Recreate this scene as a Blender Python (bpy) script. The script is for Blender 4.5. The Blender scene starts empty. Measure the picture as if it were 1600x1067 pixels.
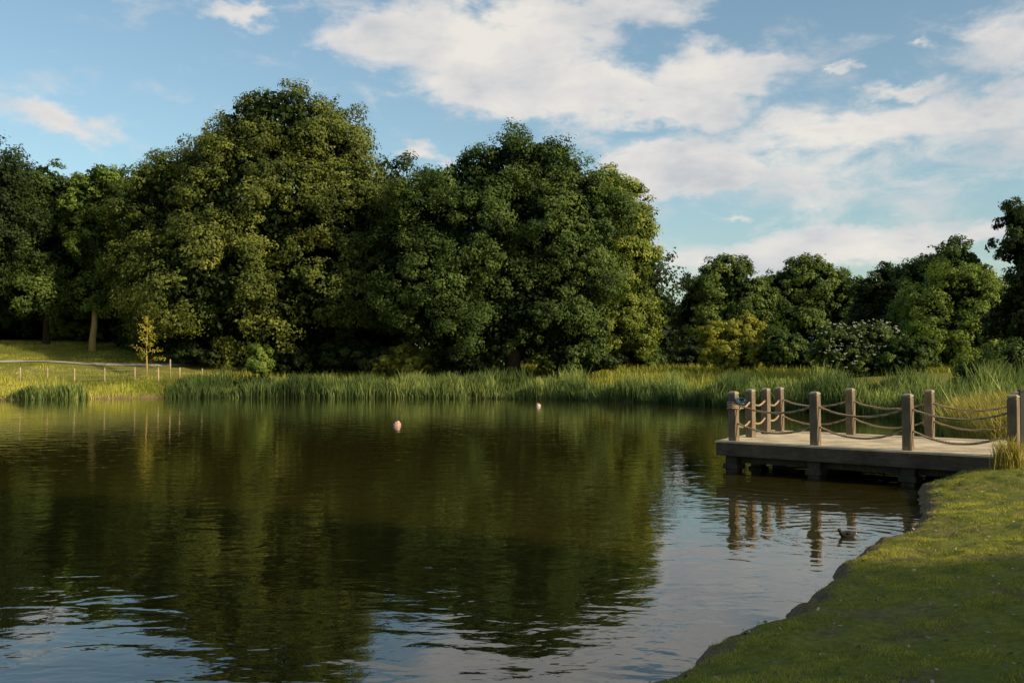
import bpy, math, random
import numpy as np
from mathutils import Vector
rng = np.random.default_rng(11)
random.seed(11)
scene = bpy.context.scene
COL = scene.collection
F = 1556.0
EYE = 2.3

# ------------------------------------------------------------------ helpers
def ss(a, b, x):
    t = np.clip((np.asarray(x, float) - a) / (b - a), 0, 1)
    return t * t * (3 - 2 * t)

def np_mesh(name, verts, faces, mats, attrs=None, smooth=False):
    me = bpy.data.meshes.new(name)
    verts = np.ascontiguousarray(verts, dtype=np.float32)
    faces = np.ascontiguousarray(faces, dtype=np.int32)
    n, k = faces.shape
    me.vertices.add(len(verts)); me.vertices.foreach_set("co", verts.ravel())
    me.loops.add(n * k); me.loops.foreach_set("vertex_index", faces.ravel())
    me.polygons.add(n); me.polygons.foreach_set("loop_start", np.arange(n, dtype=np.int32) * k)
    me.update(calc_edges=True)
    me.polygons.foreach_set("use_smooth", np.full(n, bool(smooth), dtype=bool))
    for an, av in (attrs or {}).items():
        a = me.attributes.new(an, 'FLOAT', 'POINT')
        a.data.foreach_set("value", np.ascontiguousarray(av, dtype=np.float32))
    me.materials.append(mats)
    return me

def add_obj(name, me, parent=None, loc=None, label=None, category=None, kind=None, group=None):
    o = bpy.data.objects.new(name, me)
    COL.objects.link(o)
    if parent is not None: o.parent = parent
    if loc is not None: o.location = loc
    if label: o["label"] = label
    if category: o["category"] = category
    if kind: o["kind"] = kind
    if group: o["group"] = group
    return o

class Acc:
    """gathers quads from several tubes / boxes into one mesh"""
    def __init__(s): s.v = []; s.f = []; s.n = 0
    def add(s, v, f):
        v = np.asarray(v, float); f = np.asarray(f, int)
        s.v.append(v); s.f.append(f + s.n); s.n += len(v)
    def mesh(s, name, mat, smooth=False, attrs=None):
        return np_mesh(name, np.concatenate(s.v), np.concatenate(s.f), mat, attrs, smooth)

def tube(path, radii, n=8, squash=1.0):
    path = np.asarray(path, float); m = len(path)
    radii = np.broadcast_to(np.asarray(radii, float), (m,))
    T = np.gradient(path, axis=0); T /= np.linalg.norm(T, axis=1)[:, None] + 1e-9
    ref = np.array([0, 0, 1.0]) if abs(T[0][2]) < 0.8 else np.array([1.0, 0, 0])
    v = []
    for i in range(m):
        a = np.cross(T[i], ref); a /= np.linalg.norm(a) + 1e-9
        b = np.cross(a, T[i]); ref = b if abs(T[0][2]) < 0.8 else ref
        th = np.arange(n) / n * 2 * math.pi
        v.append(path[i] + radii[i] * (np.cos(th)[:, None] * a + squash * np.sin(th)[:, None] * b))
    v = np.concatenate(v)
    f = []
    for i in range(m - 1):
        for j in range(n):
            f.append([i*n+j, i*n+(j+1) % n, (i+1)*n+(j+1) % n, (i+1)*n+j])
    c0 = len(v); v = np.vstack([v, path[0], path[-1]])
    for j in range(0, n, 2):
        f.append([c0, (j+2) % n, j+1, j]); e = (m-1)*n
        f.append([c0+1, e+j, e+j+1, e+(j+2) % n])
    return v, f

def box(cx, cy, z0, z1, ux, uy, wx, wy):
    ux = np.array(ux); uy = np.array(uy)
    v = []
    for z in (z0, z1):
        for a, b in ((-1, -1), (1, -1), (1, 1), (-1, 1)):
            p = np.array([cx, cy]) + a*wx*ux + b*wy*uy
            v.append([p[0], p[1], z])
    f = [[0,3,2,1],[4,5,6,7],[0,1,5,4],[1,2,6,5],[2,3,7,6],[3,0,4,7]]
    return v, f

# ------------------------------------------------------------------ materials
def new_mat(name):
    m = bpy.data.materials.new(name); m.use_nodes = True
    nt = m.node_tree; nt.nodes.clear()
    out = nt.nodes.new('ShaderNodeOutputMaterial')
    return m, nt, out

def N(nt, t, **kw):
    n = nt.nodes.new(t)
    for k, v in kw.items(): setattr(n, k, v)
    return n

def ramp(nt, stops, fac):
    r = N(nt, 'ShaderNodeValToRGB')
    el = r.color_ramp.elements
    while len(el) < len(stops): el.new(0.5)
    for e, (p, c) in zip(el, stops):
        e.position = p; e.color = (*c, 1)
    nt.links.new(fac, r.inputs[0])
    return r.outputs[0]

def noise(nt, vec, scale, detail=4, rough=0.55, dist=0.0, color=False):
    n = N(nt, 'ShaderNodeTexNoise'); n.inputs['Scale'].default_value = scale
    n.inputs['Detail'].default_value = detail; n.inputs['Roughness'].default_value = rough
    n.inputs['Distortion'].default_value = dist
    if vec is not None: nt.links.new(vec, n.inputs['Vector'])
    return n.outputs[1] if color else n.outputs[0]

def math_(nt, op, a, b=None, c=None, clamp=False):
    n = N(nt, 'ShaderNodeMath', operation=op, use_clamp=clamp)
    for i, x in enumerate((a, b, c)):
        if x is None: continue
        if isinstance(x, (int, float)): n.inputs[i].default_value = x
        else: nt.links.new(x, n.inputs[i])
    return n.outputs[0]

def mixc(nt, fac, a, b):
    n = N(nt, 'ShaderNodeMix', data_type='RGBA')
    for i, x in ((0, fac), (6, a), (7, b)):
        if isinstance(x, (int, float)): n.inputs[i].default_value = x
        elif isinstance(x, tuple): n.inputs[i].default_value = (*x, 1)
        else: nt.links.new(x, n.inputs[i])
    return n.outputs[2]

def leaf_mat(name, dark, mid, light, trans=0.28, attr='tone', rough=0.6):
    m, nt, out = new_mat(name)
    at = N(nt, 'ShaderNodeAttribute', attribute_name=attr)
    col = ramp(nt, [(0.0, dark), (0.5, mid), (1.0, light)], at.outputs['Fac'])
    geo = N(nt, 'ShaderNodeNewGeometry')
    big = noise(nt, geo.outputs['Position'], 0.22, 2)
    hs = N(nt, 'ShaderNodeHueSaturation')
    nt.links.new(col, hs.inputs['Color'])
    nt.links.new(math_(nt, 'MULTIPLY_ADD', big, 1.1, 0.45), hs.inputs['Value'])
    p = N(nt, 'ShaderNodeBsdfPrincipled')
    p.inputs['Roughness'].default_value = rough
    p.inputs['Specular IOR Level'].default_value = 0.14
    nt.links.new(hs.outputs[0], p.inputs['Base Color'])
    tr = N(nt, 'ShaderNodeBsdfTranslucent')
    hs2 = N(nt, 'ShaderNodeHueSaturation'); hs2.inputs['Saturation'].default_value = 1.15
    hs2.inputs['Value'].default_value = 1.2
    nt.links.new(hs.outputs[0], hs2.inputs['Color']); nt.links.new(hs2.outputs[0], tr.inputs['Color'])
    mx = N(nt, 'ShaderNodeMixShader'); mx.inputs[0].default_value = trans
    nt.links.new(p.outputs[0], mx.inputs[1]); nt.links.new(tr.outputs[0], mx.inputs[2])
    nt.links.new(mx.outputs[0], out.inputs[0])
    return m

LEAF_A = leaf_mat('lime_leaf', (.022,.036,.007), (.106,.126,.022), (.27,.272,.052))
LEAF_B = leaf_mat('oak_leaf', (.013,.027,.007), (.062,.095,.018), (.165,.198,.038))
LEAF_C = leaf_mat('plane_leaf', (.06,.08,.012), (.18,.21,.033), (.30,.32,.06))
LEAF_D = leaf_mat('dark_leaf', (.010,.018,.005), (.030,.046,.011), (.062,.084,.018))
LEAF_Y = leaf_mat('golden_leaf', (.14,.145,.02), (.30,.29,.042), (.44,.41,.075), 0.35)
LEAF_O = leaf_mat('amber_leaf', (.16,.14,.02), (.34,.30,.04), (.48,.42,.07), 0.35)
LEAF_G = leaf_mat('bright_leaf', (.035,.06,.010), (.15,.205,.033), (.29,.33,.06))
LEAF_W = leaf_mat('blossom', (.22,.24,.17), (.33,.34,.26), (.42,.42,.34), 0.1)

def bark_mat(name, a, b):
    m, nt, out = new_mat(name)
    tc = N(nt, 'ShaderNodeTexCoord')
    mp = N(nt, 'ShaderNodeMapping'); mp.inputs['Scale'].default_value = (5, 5, 1.2)
    nt.links.new(tc.outputs['Object'], mp.inputs[0])
    n = noise(nt, mp.outputs[0], 2.5, 6, .65, .6)
    p = N(nt, 'ShaderNodeBsdfPrincipled'); p.inputs['Roughness'].default_value = .9
    p.inputs['Specular IOR Level'].default_value = .15
    nt.links.new(ramp(nt, [(.3, a), (.7, b)], n), p.inputs['Base Color'])
    bp = N(nt, 'ShaderNodeBump'); bp.inputs['Strength'].default_value = .6; bp.inputs['Distance'].default_value = .04
    nt.links.new(n, bp.inputs['Height']); nt.links.new(bp.outputs[0], p.inputs['Normal'])
    nt.links.new(p.outputs[0], out.inputs[0])
    return m
BARK = bark_mat('bark', (.022,.017,.011), (.065,.05,.032))
BARK_SUN = bark_mat('sunlit_bark', (.22,.15,.045), (.46,.33,.11))  # low sun's orange light is put into this bark colour

def wood_mat(name, a, b, scale=(3, 3, 14), rough=.8):
    m, nt, out = new_mat(name)
    tc = N(nt, 'ShaderNodeTexCoord')
    mp = N(nt, 'ShaderNodeMapping'); mp.inputs['Scale'].default_value = scale
    nt.links.new(tc.outputs['Object'], mp.inputs[0])
    n = noise(nt, mp.outputs[0], 3, 7, .65, .8)
    n2 = noise(nt, tc.outputs['Object'], 1.7, 5, .6)
    p = N(nt, 'ShaderNodeBsdfPrincipled'); p.inputs['Roughness'].default_value = rough
    p.inputs['Specular IOR Level'].default_value = .2
    base = ramp(nt, [(.28, a), (.72, b)], n)
    st = ramp(nt, [(.35, (.6,.6,.6)), (.65, (1.12,1.1,1.08))], n2)
    mm = N(nt, 'ShaderNodeMix', data_type='RGBA', blend_type='MULTIPLY'); mm.inputs[0].default_value = 1
    nt.links.new(base, mm.inputs[6]); nt.links.new(st, mm.inputs[7])
    nt.links.new(mm.outputs[2], p.inputs['Base Color'])
    bp = N(nt, 'ShaderNodeBump'); bp.inputs['Strength'].default_value = .5; bp.inputs['Distance'].default_value = .01
    nt.links.new(n, bp.inputs['Height']); nt.links.new(bp.outputs[0], p.inputs['Normal'])
    nt.links.new(p.outputs[0], out.inputs[0])
    return m
POSTWOOD = wood_mat('weathered_post_wood', (.105,.078,.052), (.30,.215,.14), (14, 14, 1.5))
CAPWOOD = wood_mat('post_cap_wood', (.24,.20,.15), (.42,.35,.27), (6, 6, 6))
DECKWOOD = wood_mat('deck_wood', (.56,.43,.275), (.70,.56,.37), (4, 4, 4), .95)
BEAMWOOD = wood_mat('beam_wood', (.055,.04,.028), (.145,.105,.073), (1.6, 1.6, 9))
PILEWOOD = wood_mat('pile_wood', (.035,.028,.02), (.10,.075,.05), (10, 10, 2))
FENCEWOOD = wood_mat('fence_wood', (.30,.21,.12), (.50,.38,.23), (12, 12, 2))

def plain_mat(name, c, c2=None, rough=.6, scale=20, metal=0):
    m, nt, out = new_mat(name)
    tc = N(nt, 'ShaderNodeTexCoord')
    n = noise(nt, tc.outputs['Object'], scale, 4)
    p = N(nt, 'ShaderNodeBsdfPrincipled'); p.inputs['Roughness'].default_value = rough
    p.inputs['Metallic'].default_value = metal
    nt.links.new(ramp(nt, [(.3, c), (.7, c2 or tuple(x*.75 for x in c))], n), p.inputs['Base Color'])
    nt.links.new(p.outputs[0], out.inputs[0])
    return m

# ------------------------------------------------------------------ lake outline
ctrl = [(-5,3.6),(-1.7,5.2),(.6,6.8),(1.22,7.5),(1.8,8.35),(2.45,9.15),(3.1,10.3),(3.7,11.2),(4.6,12.8),
        (5.9,14.6),(6.5,15.9),(7.0,17.2),(7.75,18.7),(8.9,19.8),(10.2,21.0),(11.0,22.6),(11.6,25),(12.4,28),(14.5,33),
        (17,39),(18,45),(16.5,51),(13,57),(10.6,64),(6,70.5),(0,75),(-14,77),(-26,78),(-30,76),(-33,73.5),
        (-38,71.8),(-50,70),(-80,71),(-110,60),(-112,10),(-60,-5),(-20,-2),(-8,1.5)]
def catmull(P, k=6):
    P = np.array(P, float); n = len(P); out = []
    for i in range(n):
        p0, p1, p2, p3 = P[i-1], P[i], P[(i+1) % n], P[(i+2) % n]
        for t in np.arange(k)/k:
            out.append(.5*((2*p1)+(-p0+p2)*t+(2*p0-5*p1+4*p2-p3)*t*t+(-p0+3*p1-3*p2+p3)*t**3))
    return np.array(out)
SH = catmull(ctrl)
def sdist(x, y):
    x = np.asarray(x, float).ravel(); y = np.asarray(y, float).ravel()
    best = np.full(len(x), 1e9); inside = np.zeros(len(x), bool)
    A = SH; B = np.roll(SH, -1, axis=0)
    for (ax, ay), (bx, by) in zip(A, B):
        dx, dy = bx-ax, by-ay
        t = np.clip(((x-ax)*dx+(y-ay)*dy)/(dx*dx+dy*dy+1e-12), 0, 1)
        d = (x-ax-t*dx)**2+(y-ay-t*dy)**2
        best = np.minimum(best, d)
        c = ((ay > y) != (by > y)) & (x < (bx-ax)*(y-ay)/(by-ay+1e-12)+ax)
        inside ^= c
    d = np.sqrt(best)
    return np.where(inside, -d, d)
def fbm2(x, y, s, seed=0):
    r = np.random.default_rng(seed); out = 0
    for o in range(5):
        for q in range(3):
            a = r.uniform(0, 6.28); f = s*1.9**o*r.uniform(.7, 1.3)
            out = out+np.sin((x*math.cos(a)+y*math.sin(a))*f+r.uniform(0, 6.28))*.62**o
    return out/3.2
def bank_s(x, y, sd):
    return sd + (.12*fbm2(x, y, 2.4, 31)+.055*fbm2(x, y, 9, 35))*(np.hypot(x, y) < 40)
def height(x, y, sd=None):
    x = np.asarray(x, float).ravel(); y = np.asarray(y, float).ravel()
    if sd is None: sd = sdist(x, y)
    s = bank_s(x, y, sd)
    near = .015+.10*ss(0, .18, s)+np.interp(s, [0, .4, 3.6, 5], [0, .09, .47, .50])+(.024*fbm2(x, y, 3.0, 33)+.014*fbm2(x, y, 11, 34))*ss(.03, .4, s)
    mound = .20*np.exp(-(((x-9.1)/1.4)**2+((y-18.0)/1.4)**2))*ss(0, .7, s)
    near = np.where(mound > .004, np.minimum(near+mound, .645), near)
    left = np.interp(s, [0, .4, 6, 10, 14, 30, 60, 250], [.02, .3, 1.35, 2.1, 2.75, 4.9, 6.2, 7.5])
    mid = np.interp(s, [0, .5, 5, 15, 40, 400], [.02, .22, .85, 1.9, 2.3, 3.0])
    wl = 1-ss(-32, -16, x)
    far = left*wl+mid*(1-wl)+.10*np.sin(x*.5)*np.sin(y*.37)*ss(1, 6, s)+.12*fbm2(x, y, .35, 61)*ss(6, 14, s)
    wf = ss(24, 55, y)
    z = near*(1-wf)+far*wf
    z = np.where((y < 24) & (s > 1.5), z*(1)+ss(10, 60, s)*1.2, z)
    under = np.maximum(-.9, -.04+s*.35)
    return np.where(s > 0, z, under)

# ------------------------------------------------------------------ ground sheet
def axis(parts):
    return np.unique(np.round(np.concatenate([np.arange(a, b, s) for a, b, s in parts]), 4))
gx = axis([(-1200,-120,60),(-120,-60,4),(-60,-6,1.0),(-6,14,.05),(14,50,.8),(50,140,4),(140,1260,60)])
gy = axis([(-200,-10,20),(-10,4,1.0),(4,24,.05),(24,110,.7),(110,220,6),(220,1500,60)])
GX, GY = np.meshgrid(gx, gy)
sdg = sdist(GX, GY)
gz = height(GX, GY, sdg)
gv = np.stack([GX.ravel(), GY.ravel(), gz], 1)
nx, ny = len(gx), len(gy)
ii, jj = np.meshgrid(np.arange(nx-1), np.arange(ny-1))
b0 = (jj*nx+ii).ravel()
gf = np.stack([b0, b0+1, b0+nx+1, b0+nx], 1)

m, nt, out = new_mat('turf')
geo = N(nt, 'ShaderNodeNewGeometry')
sh = N(nt, 'ShaderNodeAttribute', attribute_name='shore')
n1 = noise(nt, geo.outputs['Position'], 1.3, 6, .6)
n2 = noise(nt, geo.outputs['Position'], 14, 6, .7)
n3 = noise(nt, geo.outputs['Position'], .2, 4, .6)
grass = ramp(nt, [(.25, (.08,.085,.016)), (.5, (.20,.19,.034)), (.8, (.33,.295,.07))], n2)
gr2 = mixc(nt, ramp(nt, [(.42, (0,0,0)), (.6, (.6,.6,.6))], n3), grass, (.12,.14,.026))
soil = ramp(nt, [(.3, (.085,.054,.03)), (.6, (.23,.155,.088)), (.8, (.36,.27,.17))], n2)
bare = math_(nt, 'MULTIPLY_ADD', n1, 7.0, -3.5, clamp=True)
edge = math_(nt, 'SUBTRACT', 1.0, math_(nt, 'DIVIDE', math_(nt, 'SUBTRACT', sh.outputs['Fac'], math_(nt, 'MULTIPLY', n1, .38)), .12), clamp=True)
sf = math_(nt, 'MAXIMUM', math_(nt, 'MULTIPLY', bare, .7), edge)
p = N(nt, 'ShaderNodeBsdfPrincipled'); p.inputs['Roughness'].default_value = .95
p.inputs['Specular IOR Level'].default_value = .05
nt.links.new(mixc(nt, sf, gr2, soil), p.inputs['Base Color'])
bp = N(nt, 'ShaderNodeBump'); bp.inputs['Strength'].default_value = .8; bp.inputs['Distance'].default_value = .035
nt.links.new(n2, bp.inputs['Height']); nt.links.new(bp.outputs[0], p.inputs['Normal'])
nt.links.new(p.outputs[0], out.inputs[0])
TURF = m
add_obj('ground', np_mesh('ground', gv, gf, TURF, {'shore': bank_s(GX.ravel(), GY.ravel(), sdg)}, True), kind='structure')

# ------------------------------------------------------------------ water
m, nt, out = new_mat('pond_water')
geo = N(nt, 'ShaderNodeNewGeometry')
pos = geo.outputs['Position']
mp = N(nt, 'ShaderNodeMapping'); mp.inputs['Scale'].default_value = (.85, 1.2, 1); mp.inputs['Rotation'].default_value = (0, 0, .15)
nt.links.new(pos, mp.inputs[0])
w1 = noise(nt, mp.outputs[0], 1.6, 2, .45, .6)
w2 = noise(nt, mp.outputs[0], 5.5, 2, .5, .3)
w3 = noise(nt, pos, .16, 3, .55)
gust = math_(nt, 'MULTIPLY_ADD', w3, 2.6, -.85, clamp=True)
hgt = math_(nt, 'ADD', math_(nt, 'MULTIPLY', w1, .0088), math_(nt, 'MULTIPLY', math_(nt, 'MULTIPLY', w2, .0030), math_(nt, 'MULTIPLY_ADD', gust, .9, .22)))
def rings(cx, cy, freq, amp, reach):
    vm = N(nt, 'ShaderNodeVectorMath', operation='DISTANCE'); nt.links.new(pos, vm.inputs[0])
    vm.inputs[1].default_value = (cx, cy, 0)
    d = vm.outputs['Value']
    s = math_(nt, 'SINE', math_(nt, 'MULTIPLY', d, freq))
    fall = math_(nt, 'SUBTRACT', 1.0, math_(nt, 'DIVIDE', d, reach), clamp=True)
    return math_(nt, 'MULTIPLY', math_(nt, 'MULTIPLY', s, amp), math_(nt, 'MULTIPLY', fall, fall))
for a in ((4.6, 13.7, 22, .0016, 3.5), (5.6, 19.5, 13, .0015, 6.5), (-4.6, 40, 6, .0018, 10)):
    hgt = math_(nt, 'ADD', hgt, rings(*a))
bp = N(nt, 'ShaderNodeBump'); bp.inputs['Strength'].default_value = 1.0; bp.inputs['Distance'].default_value = 1.0
nt.links.new(hgt, bp.inputs['Height'])
p = N(nt, 'ShaderNodeBsdfPrincipled')
p.inputs['Base Color'].default_value = (.031, .025, .005, 1)
p.inputs['Roughness'].default_value = .0
p.inputs['IOR'].default_value = 1.5
nt.links.new(bp.outputs[0], p.inputs['Normal'])
nt.links.new(p.outputs[0], out.inputs[0])
WATER = m
wv = [(-116,-8,0),(24,-8,0),(24,82,0),(-116,82,0)]
add_obj('water', np_mesh('water', wv, [[0,1,2,3]], WATER), kind='structure')

# ------------------------------------------------------------------ foliage
def quads(P, Nn, size, aspect=.62):
    n = len(P)
    r = rng.normal(size=(n, 3))
    t = np.cross(Nn, r); t /= np.linalg.norm(t, axis=1)[:, None]+1e-9
    b = np.cross(Nn, t)
    s = size[:, None]
    V = np.stack([P-t*s*.5, P+b*s*.5*aspect, P+t*s*.5+Nn*s*.08, P-b*s*.5*aspect], 1).reshape(-1, 3)
    Fc = np.arange(n*4).reshape(-1, 4)
    return V, Fc

def unit(a):
    return a/(np.linalg.norm(a, axis=-1, keepdims=True)+1e-9)

def crown_mesh(name, lobes, n, leaf, mat, clump=1.3, zmin=-1e9, inner=.2, fill=.95, tone_shift=0.0):
    """lobes carry boughs, boughs carry leafy sprays, sprays carry leaves"""
    L = np.array(lobes, float)
    c, r = L[:, :3], L[:, 3:6]
    w = r[:, 0]*r[:, 2]; w /= w.sum()
    area = float((4*math.pi*r[:, 0]*r[:, 2]).sum())
    B = clump*1.6
    nb = int(max(12, area*fill/(B**2*2.0)))
    C = []; D = []; tries = 0
    while len(C) < nb and tries < nb*60:
        tries += 1
        k = rng.choice(len(L), p=w)
        d = rng.normal(size=3); d /= np.linalg.norm(d)
        if d[2] < -.7: continue
        q = c[k]+d*r[k]*rng.choice([rng.uniform(.72, .92), rng.uniform(.88, 1.0)])
        if q[2] < zmin: continue
        rel = np.linalg.norm((q-c)/r, axis=1); rel[k] = 9
        if rel.min() < .74: continue
        C.append(q); D.append(d)
    C = np.array(C); D = np.array(D); nb = len(C)
    BR = B*rng.uniform(.45, 1.15, nb)
    btone = rng.uniform(0, 1, nb)
    ns = 15
    sd_ = unit(rng.normal(size=(nb*ns, 3))+np.repeat(D, ns, 0)*.75+np.array([0, 0, .15]))
    bi = np.repeat(np.arange(nb), ns)
    ax = rng.uniform(.8, 1.2, (nb, 3))
    SC = C[bi]+sd_*(BR[bi]*rng.uniform(.4, 1.04, nb*ns))[:, None]*ax[bi]*np.array([1, 1, .85])
    SR = BR[bi]*rng.uniform(.17, .42, nb*ns)
    nl = int(n*(1-inner))
    wt = SR**2; wt /= wt.sum()
    idx = rng.choice(len(SC), nl, p=wt)
    o = unit(rng.normal(size=(nl, 3)))
    rad = rng.uniform(.15, 1, nl)**.5
    rad *= np.where(rng.uniform(size=nl) < .15, rng.uniform(1, 1.6, nl), 1)
    P = SC[idx]+o*rad[:, None]*SR[idx][:, None]*np.array([1.1, 1.1, .8])
    Nn = unit(.6*o+.55*sd_[idx]+.4*D[bi[idx]]+.38*rng.normal(size=(nl, 3))+np.array([0, 0, .2]))
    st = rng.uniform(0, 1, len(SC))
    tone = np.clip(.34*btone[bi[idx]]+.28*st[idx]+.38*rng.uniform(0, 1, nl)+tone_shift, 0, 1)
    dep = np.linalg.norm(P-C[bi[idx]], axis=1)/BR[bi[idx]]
    tone = tone*np.clip(.3+.8*dep, .25, 1)  # shade inside each bough painted: leaf tone darkens towards its centre
    size = leaf*rng.uniform(.6, 1.35, nl)
    ni = n-nl
    k = rng.choice(len(L), ni, p=w)
    d = unit(rng.normal(size=(ni, 3)))
    Pi = c[k]+d*r[k]*(rng.uniform(.2, .76, ni)**.6)[:, None]
    Ni = unit(rng.normal(size=(ni, 3)))
    keep = Pi[:, 2] > zmin
    Pi, Ni = Pi[keep], Ni[keep]
    P = np.vstack([P, Pi]); Nn = np.vstack([Nn, Ni])
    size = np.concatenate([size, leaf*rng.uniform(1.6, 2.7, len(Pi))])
    tone = np.concatenate([tone, np.zeros(len(Pi))])  # inner leaves get the darkest tone, standing in for deep crown shade
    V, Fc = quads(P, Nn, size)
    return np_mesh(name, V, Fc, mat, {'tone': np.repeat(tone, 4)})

def limb_path(p0, p1, k=6, wig=.5):
    p0 = np.array(p0, float); p1 = np.array(p1, float)
    t = np.linspace(0, 1, k)[:, None]
    q = p0+(p1-p0)*t
    q[:, 2] += (np.sin(t[:, 0]*math.pi))*.08*np.linalg.norm(p1-p0)
    q[1:-1] += rng.normal(size=(k-2, 3))*wig*.3
    return q

def trunk_mesh(name, lobes, r0, mat, H, x0=0.0, y0=0.0):
    A = Acc()
    L = np.array(lobes, float)
    base = np.array([x0, y0, -.4])
    topk = L[np.argmax(L[:, 2])]
    fork = np.array([x0*.8+topk[0]*.2, y0, H*.32])
    path = limb_path(base, fork, 6, r0*.6)
    path[0] = base
    rr = np.linspace(r0*1.15, r0*.8, 6); rr[0] = r0*1.6; rr[1] = r0*1.15
    A.add(*tube(path, rr, 10))
    for l in L:
        tgt = l[:3].copy()
        A.add(*tube(limb_path(fork-np.array([0, 0, rng.uniform(0, H*.1)]), tgt, 7, r0), np.linspace(r0*.6, r0*.08, 7), 6))
        for q in range(3):
            d = rng.normal(size=3); d /= np.linalg.norm(d); d[2] = abs(d[2])*.5
            A.add(*tube(limb_path(tgt*.75+fork*.25, tgt+d*l[3:6]*.8, 5, r0*.6), np.linspace(r0*.25, r0*.04, 5), 6))
    return A.mesh(name, mat, True)

def tree(kind, px, d, lobes, n, leaf, mat, label, category='tree', r0=.5, bark=BARK, clump=1.3, trunk=True,
         zmin_px=None, depth=None, group=None, inner=.2, fill=.95, tone=0.0, tx=0.0, seed=None):
    """lobes are (across, up-above-eye-level, half width, half height) surveyed at distance d, 1/1556 rad units"""
    k = d/F
    X = (px-800)*k
    gz0 = float(height([X], [d])[0])
    ls = []
    for i, l in enumerate(lobes):
        lx, lz, rx, rz = l[:4]
        dy = l[4]*k if len(l) > 4 else random.uniform(-.35, .35)*rx*k
        ls.append((lx*k, dy, EYE-gz0+lz*k, rx*k, rx*k*.95, rz*k))
    e = add_obj(kind, None, loc=(X, d, gz0), label=label, category=category, group=group)
    zm = .3 if zmin_px is None else EYE-gz0+zmin_px*k
    H = max(l[2]+l[5] for l in ls)
    if trunk:
        add_obj('trunk', trunk_mesh('trunk', ls, r0, bark, H, tx*k), parent=e)
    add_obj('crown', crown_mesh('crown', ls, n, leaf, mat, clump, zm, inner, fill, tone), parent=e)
    return e, ls

# lime tree - the tallest
tree('lime_tree', 400, 92, [(30,382,86,58),(98,342,64,62),(-55,318,58,54),(-130,278,56,54),(-185,242,34,48),(0,250,140,122),
     (125,245,74,98),(152,290,30,34),(168,250,40,46),(-155,165,60,98),(-60,130,120,100),(95,120,90,80),(165,120,42,65),(30,70,110,55),(-130,75,70,55),(182,185,40,48),(-95,300,40,40)],
     240000, .26, LEAF_A, 'towering broad lime tree with sunlit olive foliage beside the pond', r0=.75, clump=1.35)
# oak
tree('oak_tree', 800, 86, [(6,318,66,50),(-76,284,52,48),(68,292,52,50),(-132,252,44,46),(108,254,48,52),(-50,205,115,110),(74,195,90,112),
     (-110,120,84,80),(30,85,105,65),(-165,150,44,90),(-30,60,105,42),(108,60,50,46),(122,155,44,66),(38,322,36,36)],
     210000, .24, LEAF_B, 'wide dark green oak tree standing above the reeds', r0=.6, clump=1.3)
tree('plane_tree', 946, 93, [(8,252,48,48),(32,214,36,56),(42,145,32,68),(-25,150,55,105),(14,70,50,55),(46,75,30,50)],
     95000, .25, LEAF_C, 'pale green plane tree catching the evening sun beside the oak', r0=.45, clump=1.0)
# left trees
tree('oak_tree', 50, 100, [(0,280,54,46),(-60,250,54,54),(45,245,44,48),(-20,190,80,65),(60,170,48,64),(-70,150,55,60),(0,125,60,45)],
     70000, .28, LEAF_B, 'tall oak tree with a bare dark trunk on the grassy slope', r0=.26, zmin_px=80, tx=22)
tree('ash_tree', 150, 96, [(0,290,28,34),(-20,250,32,44),(20,245,30,46),(0,190,42,54),(5,130,38,38),(-20,110,30,30)],
     34000, .24, LEAF_G, 'slender airy ash tree with a warm sunlit trunk', r0=.28, bark=BARK_SUN, zmin_px=85, inner=.1, fill=.7, tx=-5, tone=-.2, clump=.9)
tree('oak_tree', 205, 106, [(0,235,60,74),(20,160,65,80),(-35,190,52,64),(10,100,70,50)],
     48000, .3, LEAF_B, 'shaded dark tree standing behind the tall lime', r0=.3, zmin_px=50, tone=-.15)
tree('oak_tree', 105, 112, [(0,215,60,60),(-40,180,55,60),(40,170,55,60)],
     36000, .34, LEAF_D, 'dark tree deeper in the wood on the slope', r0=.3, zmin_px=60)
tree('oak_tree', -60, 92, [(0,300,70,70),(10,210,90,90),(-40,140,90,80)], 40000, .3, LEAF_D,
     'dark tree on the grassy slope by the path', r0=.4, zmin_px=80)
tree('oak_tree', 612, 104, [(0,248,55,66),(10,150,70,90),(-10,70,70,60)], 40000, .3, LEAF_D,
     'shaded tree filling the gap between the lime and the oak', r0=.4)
# right hand trees
tree('yew_tree', 1038, 140, [(0,78,16,32),(-8,50,26,40),(12,40,22,38)], 16000, .4, LEAF_D, 'narrow dark yew tree at the edge of the field', r0=.3, clump=1.0)
tree('oak_tree', 1132, 128, [(-5,124,52,36),(-42,84,34,46),(46,76,36,46),(0,50,66,46)], 60000, .34, LEAF_B,
     'round dark oak tree across the meadow', r0=.45, clump=1.15, tone=.12)
tree('oak_tree', 1272, 150, [(-5,132,50,36),(-48,108,36,38),(42,108,36,42),(0,60,76,56)], 60000, .4, LEAF_B,
     'domed oak tree beyond the meadow', r0=.5, clump=1.35, tone=.12)
tree('alder_tree', 1378, 118, [(-22,105,18,42),(12,128,16,36),(35,115,18,42),(0,60,52,58)], 34000, .3, LEAF_D,
     'dark alder tree with several upright spires', r0=.35, clump=.7, inner=.3)
tree('oak_tree', 1490, 110, [(0,152,46,40),(-42,118,40,46),(45,122,38,46),(0,60,86,56)], 55000, .32, LEAF_B,
     'full round oak tree behind the elder bushes', r0=.45, clump=1.1)
tree('maple_tree', 1496, 78, [(5,120,44,32),(-34,92,42,38),(42,88,42,40),(0,55,78,46),(-55,38,48,36),(62,38,48,36),(10,5,85,34)], 95000, .18, LEAF_G,
     'leafy spreading maple tree with bright sunlit sprays', r0=.25, clump=.75, tone=.1, fill=1.1)
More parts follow.
